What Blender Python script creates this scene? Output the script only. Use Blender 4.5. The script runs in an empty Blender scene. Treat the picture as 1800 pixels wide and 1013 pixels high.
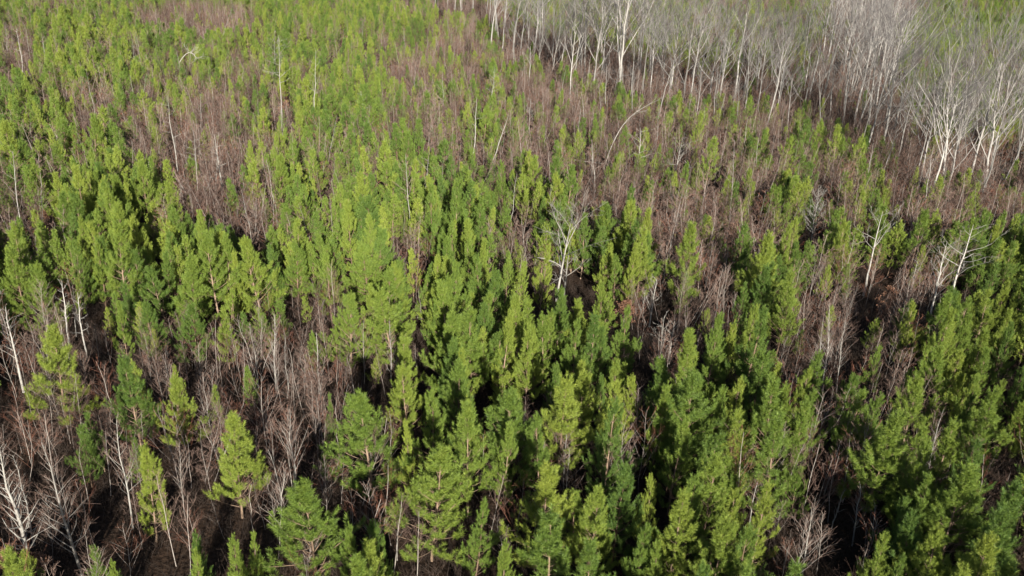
import bpy, math, random
import numpy as np
from mathutils import Vector, Matrix

random.seed(11)
RNG = np.random.default_rng(11)
SC = bpy.context.scene
COL = SC.collection
R = math.radians

# ------------------------------------------------------------------ camera
PW, PH, FPX = 1800.0, 1013.0, 1450.0          # photograph size, focal length in its pixels
CAM_H, PITCH, ROLL = 26.0, R(23.8), R(2.2)
FWD = np.array([0, math.cos(PITCH), -math.sin(PITCH)])
R0 = np.array([1.0, 0, 0])
U0 = np.cross(R0, FWD)
RT = R0 * math.cos(ROLL) + U0 * math.sin(ROLL)
UP = -R0 * math.sin(ROLL) + U0 * math.cos(ROLL)
CAM = np.array([0, 0, CAM_H])
cam_data = bpy.data.cameras.new('camera')
cam = bpy.data.objects.new('camera', cam_data)
COL.objects.link(cam)
M = Matrix(((RT[0], UP[0], -FWD[0], 0), (RT[1], UP[1], -FWD[1], 0), (RT[2], UP[2], -FWD[2], CAM_H), (0, 0, 0, 1)))
cam.matrix_world = M
cam_data.sensor_width = 36.0
cam_data.lens = FPX / PW * 36.0
cam_data.clip_start = 0.5
cam_data.clip_end = 6000
SC.camera = cam


def ray(px, py):
    d = FWD + RT * (px - PW / 2) / FPX - UP * (py - PH / 2) / FPX
    return d / np.linalg.norm(d)


def on_plane(px, py, z=0.0):
    """The place in the world that the photograph shows at a pixel, if it lies at height z."""
    d = ray(px, py)
    t = (z - CAM_H) / d[2]
    return CAM + d * t


def to_pix(P):
    P = np.atleast_2d(P) - CAM
    zc = P @ FWD
    return PW / 2 + FPX * (P @ RT) / zc, PH / 2 - FPX * (P @ UP) / zc, zc


# ------------------------------------------------------------------ world, sun, exposure
SUN_DIR = -ray(655, 432)                       # the bright anti-solar spot of the photograph
SUN_EL = math.asin(SUN_DIR[2])
SUN_AZ = math.atan2(SUN_DIR[0], SUN_DIR[1])
world = bpy.data.worlds.new('World')
SC.world = world
world.use_nodes = True
nt = world.node_tree
sky = nt.nodes.new('ShaderNodeTexSky')
sky.sky_type = 'NISHITA'
sky.sun_disc = False
sky.sun_elevation = SUN_EL
sky.sun_rotation = SUN_AZ
sky.air_density = 1.0
sky.dust_density = 1.0
bg = nt.nodes['Background']
bg.inputs['Strength'].default_value = 0.05
nt.links.new(sky.outputs[0], bg.inputs['Color'])
sun_data = bpy.data.lights.new('sun', 'SUN')
sun_data.energy = 5.0
sun_data.angle = R(0.55)
sun_data.color = (1.0, 0.93, 0.80)
sun = bpy.data.objects.new('sun', sun_data)
sun.rotation_euler = Vector(SUN_DIR).to_track_quat('Z', 'Y').to_euler()
sun.location = (0, -40, 80)
COL.objects.link(sun)
SC.view_settings.view_transform = 'Standard'
SC.view_settings.look = 'None'
SC.view_settings.gamma = 1.0
SC.view_settings.use_curve_mapping = False
SC.view_settings.exposure = 1.70
SC.cycles.max_bounces = 6
SC.cycles.diffuse_bounces = 2
SC.cycles.glossy_bounces = 1
SC.cycles.transmission_bounces = 3
SC.cycles.sample_clamp_indirect = 6.0


# ------------------------------------------------------------------ materials
def leafy(name, dark, mid, light, trans=0.18, tip=None):
    m = bpy.data.materials.new(name)
    m.use_nodes = True
    t = m.node_tree
    t.nodes.clear()
    out = t.nodes.new('ShaderNodeOutputMaterial')
    info = t.nodes.new('ShaderNodeObjectInfo')
    geo = t.nodes.new('ShaderNodeNewGeometry')
    tc = t.nodes.new('ShaderNodeTexCoord')
    no = t.nodes.new('ShaderNodeTexNoise')
    no.inputs['Scale'].default_value = 1.6
    no.inputs['Detail'].default_value = 2.0
    t.links.new(tc.outputs['Object'], no.inputs['Vector'])
    a = t.nodes.new('ShaderNodeMath'); a.operation = 'MULTIPLY'; a.inputs[1].default_value = 0.48
    t.links.new(info.outputs['Random'], a.inputs[0])
    b = t.nodes.new('ShaderNodeMath'); b.operation = 'MULTIPLY_ADD'; b.inputs[1].default_value = 0.34
    t.links.new(no.outputs[0], b.inputs[0]); t.links.new(a.outputs[0], b.inputs[2])
    c = t.nodes.new('ShaderNodeMath'); c.operation = 'MULTIPLY_ADD'; c.inputs[1].default_value = 0.24
    t.links.new(geo.outputs['Random Per Island'], c.inputs[0]); t.links.new(b.outputs[0], c.inputs[2])
    cr = t.nodes.new('ShaderNodeValToRGB')
    e = cr.color_ramp.elements
    e[0].position = 0.15; e[0].color = (*dark, 1)
    e[1].position = 0.95; e[1].color = (*light, 1)
    x = e.new(0.5); x.color = (*mid, 1)
    t.links.new(c.outputs[0], cr.inputs[0])
    di = t.nodes.new('ShaderNodeBsdfPrincipled')
    di.inputs['Roughness'].default_value = 0.55
    di.inputs['Specular IOR Level'].default_value = 0.25
    tr = t.nodes.new('ShaderNodeBsdfTranslucent')
    mx = t.nodes.new('ShaderNodeMixShader')
    mx.inputs[0].default_value = trans
    t.links.new(cr.outputs[0], di.inputs['Base Color'])
    t.links.new(cr.outputs[0], tr.inputs['Color'])
    t.links.new(di.outputs[0], mx.inputs[1]); t.links.new(tr.outputs[0], mx.inputs[2])
    t.links.new(mx.outputs[0], out.inputs['Surface'])
    return m


def barky(name, a, b, scale=6.0, per_object=0.5, rough=0.9, stretch=0.25):
    m = bpy.data.materials.new(name)
    m.use_nodes = True
    t = m.node_tree
    p = t.nodes['Principled BSDF']
    p.inputs['Roughness'].default_value = rough
    p.inputs['Specular IOR Level'].default_value = 0.15
    info = t.nodes.new('ShaderNodeObjectInfo')
    tc = t.nodes.new('ShaderNodeTexCoord')
    mp = t.nodes.new('ShaderNodeMapping'); mp.inputs['Scale'].default_value = (1, 1, stretch)
    no = t.nodes.new('ShaderNodeTexNoise')
    no.inputs['Scale'].default_value = scale; no.inputs['Detail'].default_value = 4.0
    t.links.new(tc.outputs['Object'], mp.inputs['Vector']); t.links.new(mp.outputs[0], no.inputs['Vector'])
    k = t.nodes.new('ShaderNodeMath'); k.operation = 'MULTIPLY'; k.inputs[1].default_value = per_object
    t.links.new(info.outputs['Random'], k.inputs[0])
    k2 = t.nodes.new('ShaderNodeMath'); k2.operation = 'MULTIPLY_ADD'; k2.inputs[1].default_value = 1.0 - per_object
    t.links.new(no.outputs[0], k2.inputs[0]); t.links.new(k.outputs[0], k2.inputs[2])
    cr = t.nodes.new('ShaderNodeValToRGB')
    cr.color_ramp.elements[0].position = 0.2; cr.color_ramp.elements[0].color = (*a, 1)
    cr.color_ramp.elements[1].position = 0.8; cr.color_ramp.elements[1].color = (*b, 1)
    t.links.new(k2.outputs[0], cr.inputs[0]); t.links.new(cr.outputs[0], p.inputs['Base Color'])
    return m


M_NEEDLE = leafy('pine_needles', (0.040, 0.082, 0.018), (0.104, 0.156, 0.025), (0.205, 0.238, 0.037))
M_PBARK = barky('pine_bark', (0.10, 0.066, 0.046), (0.20, 0.145, 0.105))
M_STEM = barky('sapling_bark', (0.085, 0.072, 0.067), (0.27, 0.245, 0.225))
M_TWIG = barky('sapling_twigs', (0.070, 0.045, 0.037), (0.165, 0.115, 0.096), per_object=0.8)
M_RTWIG = barky('reddish_twigs', (0.095, 0.038, 0.025), (0.17, 0.08, 0.055), per_object=0.8)
M_WHITE = barky('pale_bark', (0.10, 0.094, 0.088), (0.26, 0.248, 0.232), scale=9.0, per_object=0.3)
M_BLEACH = barky('bleached_wood', (0.14, 0.133, 0.123), (0.33, 0.318, 0.298), scale=9.0, per_object=0.3)
M_HBARK = barky('hardwood_bark', (0.080, 0.075, 0.071), (0.275, 0.264, 0.253), scale=3.0, per_object=0.45)
M_HTWIG = barky('hardwood_twigs', (0.062, 0.058, 0.059), (0.165, 0.157, 0.158), per_object=0.7)
M_DRYLEAF = leafy('dry_leaves', (0.10, 0.052, 0.034), (0.17, 0.09, 0.056), (0.24, 0.145, 0.095), trans=0.2)
M_SCRUB = barky('scrub_stems', (0.018, 0.014, 0.012), (0.055, 0.041, 0.034), per_object=0.8)


def ground_material():
    m = bpy.data.materials.new('leaf_litter')
    m.use_nodes = True
    t = m.node_tree
    p = t.nodes['Principled BSDF']
    p.inputs['Roughness'].default_value = 1.0
    p.inputs['Specular IOR Level'].default_value = 0.05
    tc = t.nodes.new('ShaderNodeTexCoord')
    n1 = t.nodes.new('ShaderNodeTexNoise'); n1.inputs['Scale'].default_value = 0.12; n1.inputs['Detail'].default_value = 6
    n2 = t.nodes.new('ShaderNodeTexNoise'); n2.inputs['Scale'].default_value = 5.0; n2.inputs['Detail'].default_value = 8
    t.links.new(tc.outputs['Object'], n1.inputs['Vector']); t.links.new(tc.outputs['Object'], n2.inputs['Vector'])
    c1 = t.nodes.new('ShaderNodeValToRGB')
    c1.color_ramp.elements[0].position = 0.35; c1.color_ramp.elements[0].color = (0.017, 0.013, 0.011, 1)
    c1.color_ramp.elements[1].position = 0.70; c1.color_ramp.elements[1].color = (0.042, 0.029, 0.022, 1)
    c2 = t.nodes.new('ShaderNodeValToRGB')
    c2.color_ramp.elements[0].position = 0.35; c2.color_ramp.elements[0].color = (0.45, 0.42, 0.40, 1)
    c2.color_ramp.elements[1].position = 0.70; c2.color_ramp.elements[1].color = (1.25, 1.15, 1.05, 1)
    t.links.new(n1.outputs[0], c1.inputs[0]); t.links.new(n2.outputs[0], c2.inputs[0])
    mx = t.nodes.new('ShaderNodeMix'); mx.data_type = 'RGBA'; mx.blend_type = 'MULTIPLY'; mx.inputs[0].default_value = 1.0
    t.links.new(c1.outputs[0], mx.inputs[6]); t.links.new(c2.outputs[0], mx.inputs[7])
    t.links.new(mx.outputs[2], p.inputs['Base Color'])
    bu = t.nodes.new('ShaderNodeBump'); bu.inputs['Strength'].default_value = 0.7; bu.inputs['Distance'].default_value = 0.15
    t.links.new(n2.outputs[0], bu.inputs['Height']); t.links.new(bu.outputs[0], p.inputs['Normal'])
    return m


# ------------------------------------------------------------------ mesh helpers
def mesh_from(name, parts):
    """parts: list of (verts n x 3, faces m x k int array, material)."""
    me = bpy.data.meshes.new(name)
    V, loops, starts, tot, mi, mats = [], [], [], [], [], []
    vo = lo = 0
    for v, f, m in parts:
        if len(v) == 0:
            continue
        if m not in mats:
            mats.append(m)
        k = f.shape[1]
        V.append(v)
        loops.append((f + vo).ravel())
        starts.append(lo + np.arange(len(f)) * k)
        tot.append(np.full(len(f), k))
        mi.append(np.full(len(f), mats.index(m)))
        vo += len(v); lo += f.size
    V = np.concatenate(V).astype(np.float32); loops = np.concatenate(loops).astype(np.int32)
    starts = np.concatenate(starts).astype(np.int32); mi = np.concatenate(mi).astype(np.int32)
    me.vertices.add(len(V)); me.vertices.foreach_set('co', V.ravel())
    me.loops.add(len(loops)); me.loops.foreach_set('vertex_index', loops)
    me.polygons.add(len(starts)); me.polygons.foreach_set('loop_start', starts)
    me.polygons.foreach_set('material_index', mi)
    for m in mats:
        me.materials.append(m)
    me.update(calc_edges=True)
    me.validate()
    return me


def norm(a):
    return a / np.maximum(np.linalg.norm(a, axis=-1, keepdims=True), 1e-9)


def tubes(segs, sides=3):
    """segs: n x 8 array (p0, p1, r0, r1) -> verts, quads. Tapered open prisms, vectorised."""
    s = np.asarray(segs, float).reshape(-1, 8)
    p0, p1, r0, r1 = s[:, 0:3], s[:, 3:6], s[:, 6:7], s[:, 7:8]
    d = norm(p1 - p0)
    ref = np.where(np.abs(d[:, 2:3]) > 0.9, np.array([[1.0, 0, 0]]), np.array([[0, 0, 1.0]]))
    a = norm(np.cross(d, ref)); b = np.cross(d, a)
    n = len(s)
    V = np.zeros((n, 2 * sides, 3))
    for k in range(sides):
        an = 2 * math.pi * k / sides
        o = a * math.cos(an) + b * math.sin(an)
        V[:, k] = p0 + o * r0
        V[:, sides + k] = p1 + o * r1
    F = np.array([[k, (k + 1) % sides, sides + (k + 1) % sides, sides + k] for k in range(sides)])
    F = (np.arange(n)[:, None, None] * 2 * sides + F[None]).reshape(-1, 4)
    return V.reshape(-1, 3), F


def pipe(pts, rads, sides=8):
    """One continuous tapered tube along a polyline."""
    pts = np.asarray(pts, float); rads = np.asarray(rads, float)
    tan = norm(np.gradient(pts, axis=0))
    ref = np.array([1.0, 0.13, 0])
    V = []
    for p, t, r in zip(pts, tan, rads):
        a = norm(np.cross(t, ref)); b = np.cross(t, a)
        for k in range(sides):
            an = 2 * math.pi * k / sides
            V.append(p + (a * math.cos(an) + b * math.sin(an)) * r)
    F = []
    for i in range(len(pts) - 1):
        for k in range(sides):
            k2 = (k + 1) % sides
            F.append((i * sides + k, i * sides + k2, (i + 1) * sides + k2, (i + 1) * sides + k))
    return np.array(V), np.array(F)


def polysegs(pts, r0, r1):
    pts = np.asarray(pts, float)
    n = len(pts) - 1
    rr = np.linspace(r0, r1, n + 1)
    return [np.concatenate([pts[i], pts[i + 1], [rr[i], rr[i + 1]]]) for i in range(n)]


def blades(P, D, L, W, rng):
    """Single-triangle needles: base points, directions, lengths, widths."""
    side = norm(np.cross(D, norm(rng.normal(size=D.shape))))
    V = np.stack([P - side * W[:, None] / 2, P + side * W[:, None] / 2, P + D * L[:, None]], 1)
    return V.reshape(-1, 3), np.arange(len(P) * 3).reshape(-1, 3)


def leaf_cards(P, size, rng):
    n = len(P)
    a = norm(rng.normal(size=(n, 3))); b = norm(np.cross(a, norm(rng.normal(size=(n, 3)))))
    s = (size * rng.uniform(0.7, 1.3, n))[:, None]
    V = np.stack([P, P + a * s * 0.5 + b * s * 0.35, P + a * s, P + a * s * 0.5 - b * s * 0.35], 1)
    return V.reshape(-1, 3), np.arange(n * 4).reshape(-1, 4)


# ------------------------------------------------------------------ plants
def pine(seed, H=7.5, Rc=1.6, needles=100, nlen=0.25, nwid=0.018, base=0.10, shootk=0.76, gap=0.16, kstep=1.05):
    """Young loblolly pine: whorled rising limbs that end in upright brushes of needles."""
    rng = np.random.default_rng(seed)
    nz = 9
    tz = np.linspace(0, H * 0.97, nz)
    bend = rng.normal(0, 0.05, 2); ph = rng.uniform(0, 6, 2)
    tx = np.stack([bend[0] * np.sin(tz / H * 4 + ph[0]) - bend[0] * math.sin(ph[0]),
                   bend[1] * np.sin(tz / H * 4 + ph[1]) - bend[1] * math.sin(ph[1]), tz], 1)
    tv, tf = pipe(tx, np.linspace(0.085, 0.012, nz) * H / 7.5, 6)
    at = lambda z: np.array([np.interp(z, tz, tx[:, 0]), np.interp(z, tz, tx[:, 1]), z])
    seg = []
    S0, S1 = [], []                                   # shoots: base, tip
    z = base * H
    lop = rng.uniform(0.62, 1.34, 8)                  # a crown is never round: reach by azimuth
    while z < H * 0.965:
        t = min(max((z / H - base) / (1 - base), 0.0), 0.99)
        prof = (1 - t) ** 0.90 * min(1.0, 0.78 + 1.3 * t)
        nb = rng.integers(4, 7)
        a0 = rng.uniform(0, 6.28)
        for k in range(nb):
            if rng.random() < gap:
                continue
            az = a0 + 6.283 * k / nb + rng.normal(0, 0.25)
            L = max(0.20, Rc * prof * rng.uniform(0.55, 1.28) * lop[int(az / 6.2832 * 8) % 8])
            el = R(16 + 46 * t + rng.normal(0, 9))
            h = np.array([math.cos(az), math.sin(az), 0])
            B = at(z + rng.normal(0, 0.05))
            cur = rng.uniform(0.18, 0.42)
            bp = lambda s: B + h * (L * s * math.cos(el)) + np.array([0, 0, L * s * math.sin(el) + cur * L * s * s])
            pts = [bp(s) for s in (0, 0.35, 0.7, 1.0)]
            r = 0.010 + 0.012 * L
            seg += polysegs(pts, r, 0.006)
            tan = norm(bp(1.0) - bp(0.8))
            ln = rng.uniform(0.48, 0.85) * (0.75 + 0.25 * min(L, 1))
            d = norm(tan + np.array([0, 0, rng.uniform(0.5, 1.3)]))
            S0.append(bp(1.0) - d * 0.12); S1.append(bp(1.0) + d * ln)
            ns = int((1.2 + L * 4.6) * shootk + rng.random())
            for q in range(ns):
                s = rng.uniform(0.40 if t > 0.3 else 0.5, 1.0)
                P = bp(s)
                sgn = 1 if q % 2 else -1
                ya = az + sgn * R(rng.uniform(25, 75))
                dd = norm(np.array([math.cos(ya), math.sin(ya), rng.uniform(0.5, 1.7)]))
                off = rng.uniform(0.10, 0.55) * (1.2 - s) * L
                P2 = P + dd * off
                l2 = rng.uniform(0.36, 0.72)
                dd = norm(dd + np.array([0, 0, 0.8]))
                S0.append(P2 - dd * 0.05); S1.append(P2 + dd * l2)
                if off > 0.12:
                    seg.append(np.concatenate([P, P2, [0.006, 0.004]]))
        z += H * rng.uniform(0.045, 0.075) * kstep
    top = at(H * 0.97)
    S0.append(top - np.array([0, 0, 0.25])); S1.append(top + np.array([rng.normal(0, .03), rng.normal(0, .03), H * 0.05 + 0.32]))
    S0.append(top - np.array([0, 0, 0.75])); S1.append(top - np.array([0, 0, 0.1]))
    for k in range(5):
        az = k * 1.256 + rng.uniform(0, 0.6)
        d = norm(np.array([math.cos(az), math.sin(az), 1.5]))
        S0.append(top - np.array([0, 0, rng.uniform(0.05, 0.35)])); S1.append(S0[-1] + d * rng.uniform(0.26, 0.42))
    S0, S1 = np.array(S0), np.array(S1)
    n = len(S0)
    u = rng.uniform(0, 1, (n, needles)) ** 0.8
    ax = norm(S1 - S0)
    ref = norm(np.cross(ax, norm(rng.normal(size=ax.shape))))
    ref2 = np.cross(ax, ref)
    th = rng.uniform(0, 6.283, (n, needles))
    phi = np.radians(np.clip(66 - 30 * u + rng.normal(0, 10, u.shape), 15, 85))
    D = (ax[:, None] * np.cos(phi)[..., None]
         + (ref[:, None] * np.cos(th)[..., None] + ref2[:, None] * np.sin(th)[..., None]) * np.sin(phi)[..., None])
    P = S0[:, None] + (S1 - S0)[:, None] * u[..., None]
    Ln = nlen * rng.uniform(0.7, 1.15, u.shape) * (1 - 0.22 * u)
    bv, bf = blades(P.reshape(-1, 3), D.reshape(-1, 3), Ln.ravel(), np.full(Ln.size, nwid), rng)
    sv, sf = tubes(seg)
    return (tv, tf), (sv, sf), (bv, bf)


def grow(rng, segs, p, d, L, r, depth, spec, ends=None):
    """Recursive bare limbs. spec[depth] = (children, angle lo, angle hi, length ratio, up pull, first fork)."""
    n = 3 if depth > 1 else 2
    pts = [p]
    dd = d.copy()
    for i in range(n):
        dd = norm(dd + rng.normal(0, 0.10, 3) + np.array([0, 0, spec['up'] * 0.35]))
        pts.append(pts[-1] + dd * L / n)
    rt = max(r * (spec.get('tap', 0.55) if depth > 0 else 0.45), spec['rmin'])
    segs.setdefault(depth, []).extend(polysegs(pts, r, rt))
    if ends is not None and depth == 0:
        ends.append(pts[-1]); ends.append(pts[1])
    if depth == 0:
        return
    nc = spec['n'][depth - 1]
    nc = max(1, int(nc + rng.normal(0, 0.25 * nc)))
    pts = np.array(pts)
    for k in range(nc):
        s = rng.uniform(spec['s0'], 1.0) if k else 1.0
        q = np.array([np.interp(s * n, range(n + 1), pts[:, j]) for j in range(3)])
        an = R(rng.uniform(*spec['ang'])) * (0.5 if k == 0 else 1.0)
        perp = norm(np.cross(dd, norm(rng.normal(size=3))))
        cd = norm(dd * math.cos(an) + perp * math.sin(an) + np.array([0, 0, spec['up'] * 0.3]))
        grow(rng, segs, q, cd, L * spec['ratio'] * rng.uniform(0.7, 1.2) * (1.1 - 0.35 * (1 - s)), max(rt * rng.uniform(0.55, 0.85), spec['rmin']), depth - 1, spec, ends)


def hardwood(seed, H=22.0, bole=0.38, spread=0.30, limbs=6, rbase=0.19, kind='vase'):
    """Tall leafless hardwood: long pale bole, rising limbs, a haze of fine twigs."""
    rng = np.random.default_rng(seed)
    nz = 12
    tz = np.linspace(0, H * 0.93, nz)
    w = rng.normal(0, 0.16, 2)
    tx = np.stack([np.cumsum(rng.normal(0, 0.10, nz)) + w[0] * tz / H * 3, np.cumsum(rng.normal(0, 0.10, nz)) + w[1] * tz / H * 3, tz], 1)
    tx -= tx[0]
    rad = rbase * (1 - tz / H) ** 0.8 + 0.02
    rad[0] *= 1.35
    tv, tf = pipe(tx, rad, 8)
    at = lambda z: np.array([np.interp(z, tz, tx[:, 0]), np.interp(z, tz, tx[:, 1]), z])
    spec = dict(n=[5, 5, 4], ang=(18, 58), ratio=0.56, up=0.34, s0=0.20, rmin=0.012, tap=0.66)
    segs = {}
    n_main = limbs + rng.integers(0, 3)
    for k in range(n_main):
        f = bole + (0.93 - bole) * (k / n_main) ** 0.9 + rng.normal(0, 0.015)
        z = H * f
        az = k * 2.4 + rng.normal(0, 0.5)
        el = R(rng.uniform(38, 66)) if kind == 'vase' else R(rng.uniform(10, 45))
        d = np.array([math.cos(az) * math.cos(el), math.sin(az) * math.cos(el), math.sin(el)])
        L = H * spread * (1.15 - 0.55 * (f - bole) / (0.93 - bole)) * rng.uniform(0.75, 1.2)
        grow(rng, segs, at(z), d, L, max(np.interp(z, tz, rad) * rng.uniform(0.44, 0.62), 0.05), 3, spec)
    for k in range(5):                                 # short low side sprays
        z = H * rng.uniform(0.12, bole)
        az = rng.uniform(0, 6.28)
        grow(rng, segs, at(z), norm(np.array([math.cos(az), math.sin(az), rng.uniform(-0.1, 0.5)])), H * rng.uniform(0.06, 0.13), 0.03, 1, dict(spec, n=[6, 4, 4]))
    thick = tubes(segs.get(3, []) + segs.get(2, []), 4)
    fine = tubes(segs.get(1, []) + segs.get(0, []), 3)
    return (tv, tf), thick, fine


def sapling(seed, H=4.5, nbr=20, rb=0.017, ang=(20, 44), leaves=0, first=0.28, blen=0.42, twigs=5, rmin=0.0035):
    """Slim bare hardwood sapling with rising side shoots."""
    rng = np.random.default_rng(seed)
    nz = 7
    tz = np.linspace(0, H * 0.96, nz)
    tx = np.stack([np.cumsum(rng.normal(0, 0.045, nz)) * H / 4.5, np.cumsum(rng.normal(0, 0.045, nz)) * H / 4.5, tz], 1)
    tx -= tx[0]
    rad = rb * (1 - tz / H) ** 0.8 + 0.005
    tv, tf = pipe(tx, rad, 5)
    at = lambda z: np.array([np.interp(z, tz, tx[:, 0]), np.interp(z, tz, tx[:, 1]), z])
    mid, tw, tips = [], [], []
    for k in range(nbr):
        f = first + (0.97 - first) * (k + rng.random()) / nbr
        az = k * 2.4 + rng.normal(0, 0.5)
        an = R(rng.uniform(*ang))
        L = H * blen * (1.05 - f) ** 0.8 * rng.uniform(0.6, 1.25)
        d = np.array([math.cos(az) * math.sin(an), math.sin(az) * math.sin(an), math.cos(an)])
        p0 = at(H * f)
        p1 = p0 + d * L * 0.5
        d2 = norm(d + rng.normal(0, 0.12, 3) + np.array([0, 0, 0.18]))
        p2 = p1 + d2 * L * 0.5
        r = max(np.interp(H * f, tz, rad) * 0.45, 0.005)
        mid += polysegs([p0, p1, p2], r, 0.0035)
        tips += [p1, p2]
        for q in range(twigs):
            s = rng.uniform(0.2, 1.0)
            b = p0 + (p1 - p0) * s * 2 if s < 0.5 else p1 + (p2 - p1) * (s - 0.5) * 2
            dd = norm(d2 + rng.normal(0, 0.42, 3) + np.array([0, 0, 0.1]))
            e = b + dd * L * rng.uniform(0.25, 0.5)
            tw.append(np.concatenate([b, e, [max(rmin, 0.0035), rmin * 0.7]]))
            tips.append(e)
            e2 = b + (e - b) * 0.5
            tw.append(np.concatenate([e2, e2 + norm(dd + rng.normal(0, 0.5, 3)) * L * 0.18, [rmin * 0.85, rmin * 0.6]]))
    lv = None
    if leaves:
        T = np.array(tips)
        P = T[rng.integers(0, len(T), leaves)] + rng.normal(0, 0.07, (leaves, 3))
        lv = leaf_cards(P, 0.10, rng)
    return (tv, tf), tubes(mid, 3), tubes(tw, 3), lv


def snag(seed, H=9.0, n=9, rb=0.09, blen=0.30, first=0.35, ang=(45, 85), sub=4, up=0.15):
    """Dead or leafless pale tree with few stiff, widely set branches."""
    rng = np.random.default_rng(seed)
    nz = 9
    tz = np.linspace(0, H, nz)
    tx = np.stack([np.cumsum(rng.normal(0, 0.05, nz)) * H / 9, np.cumsum(rng.normal(0, 0.05, nz)) * H / 9, tz], 1)
    tx -= tx[0]
    rad = rb * (1 - tz / H) ** 0.85 + 0.008
    tv, tf = pipe(tx, rad, 7)
    segs = {}
    spec = dict(n=[sub, max(2, sub - 1)], ang=(22, 60), ratio=0.5, up=up, s0=0.3, rmin=0.007)
    for k in range(n):
        f = first + (0.96 - first) * (k + rng.random()) / n
        p = np.array([np.interp(f * H, tz, tx[:, j]) for j in range(3)])
        az = k * 2.4 + rng.normal(0, 0.6)
        an = R(rng.uniform(*ang))
        d = np.array([math.cos(az) * math.sin(an), math.sin(az) * math.sin(an), math.cos(an)])
        grow(rng, segs, p, d, H * blen * (1.1 - f * 0.75) * rng.uniform(0.6, 1.25), max(np.interp(f * H, tz, rad) * 0.5, 0.014), 2, spec)
    return (tv, tf), tubes(segs.get(2, []), 4), tubes(segs.get(1, []) + segs.get(0, []), 3)


# ------------------------------------------------------------------ scene objects
def link(o, parent=None):
    COL.objects.link(o)
    if parent is not None:
        o.parent = parent
    return o


def thing(name, label, cat, loc, rz=0.0, scale=1.0, group=None, tilt=None):
    o = bpy.data.objects.new(name, None)
    o.empty_display_size = 0.3
    o.location = loc
    if tilt is None:
        o.rotation_euler = (0, 0, rz)
    else:                                              # lean the axis towards the given direction
        q = Vector(tilt).to_track_quat('Z', 'Y')
        o.rotation_mode = 'QUATERNION'
        o.rotation_quaternion = q @ Matrix.Rotation(rz, 4, 'Z').to_quaternion()
    o.scale = (scale, scale, scale) if np.isscalar(scale) else scale
    o['label'] = label
    o['category'] = cat
    if group:
        o['group'] = group
    return link(o)


def part(name, me, parent):
    return link(bpy.data.objects.new(name, me), parent)


def scatter(name, label, protos, pts, rotz, scl, idx, cat=None):
    """One stuff object: copies of the given meshes standing on a cloud of points."""
    me = bpy.data.meshes.new(name)
    pts = np.asarray(pts, np.float32)
    me.vertices.add(len(pts)); me.vertices.foreach_set('co', pts.ravel())
    for nm, ty, arr in (('rot', 'FLOAT_VECTOR', rotz), ('scl', 'FLOAT_VECTOR', scl)):
        a = me.attributes.new(nm, ty, 'POINT'); a.data.foreach_set('vector', np.asarray(arr, np.float32).ravel())
    a = me.attributes.new('idx', 'INT', 'POINT'); a.data.foreach_set('value', np.asarray(idx, np.int32))
    o = link(bpy.data.objects.new(name, me))
    o['kind'] = 'stuff'
    o['label'] = label
    g = bpy.data.node_groups.new(name + '_nodes', 'GeometryNodeTree')
    g.interface.new_socket('Geometry', in_out='INPUT', socket_type='NodeSocketGeometry')
    g.interface.new_socket('Geometry', in_out='OUTPUT', socket_type='NodeSocketGeometry')
    gi = g.nodes.new('NodeGroupInput'); go = g.nodes.new('NodeGroupOutput')
    iop = g.nodes.new('GeometryNodeInstanceOnPoints')
    iop.inputs['Pick Instance'].default_value = True
    j = g.nodes.new('GeometryNodeJoinGeometry')
    for pm in protos:
        po = bpy.data.objects.new(pm.name, pm)
        oi = g.nodes.new('GeometryNodeObjectInfo'); oi.inputs['Object'].default_value = po
        ti = g.nodes.new('GeometryNodeGeometryToInstance')
        g.links.new(oi.outputs['Geometry'], ti.inputs[0]); g.links.new(ti.outputs[0], j.inputs[0])
    def attr(nm, ty):
        n = g.nodes.new('GeometryNodeInputNamedAttribute'); n.data_type = ty; n.inputs[0].default_value = nm
        return n.outputs[0]
    g.links.new(gi.outputs[0], iop.inputs['Points']); g.links.new(j.outputs[0], iop.inputs['Instance'])
    g.links.new(attr('idx', 'INT'), iop.inputs['Instance Index'])
    g.links.new(attr('rot', 'FLOAT_VECTOR'), iop.inputs['Rotation'])
    g.links.new(attr('scl', 'FLOAT_VECTOR'), iop.inputs['Scale'])
    g.links.new(iop.outputs[0], go.inputs[0])
    md = o.modifiers.new('scatter', 'NODES'); md.node_group = g
    return o


# ------------------------------------------------------------------ ground
def ground_z(x, y):
    return 0.0 * np.asarray(x)


n = 120
gx = np.linspace(-1, 1, n); gx = np.sign(gx) * np.abs(gx) ** 2.2 * 2600
gy = np.linspace(0, 1, n) ** 2.2 * 3600 - 60
GX, GY = np.meshgrid(gx, gy)
GZ = ground_z(GX, GY) - 0.02
V = np.stack([GX, GY, GZ], -1).reshape(-1, 3)
I = np.arange(n * n).reshape(n, n)
F = np.stack([I[:-1, :-1], I[:-1, 1:], I[1:, 1:], I[1:, :-1]], -1).reshape(-1, 4)
gr = link(bpy.data.objects.new('ground', mesh_from('ground', [(V, F, ground_material())])))
gr['kind'] = 'structure'

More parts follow.
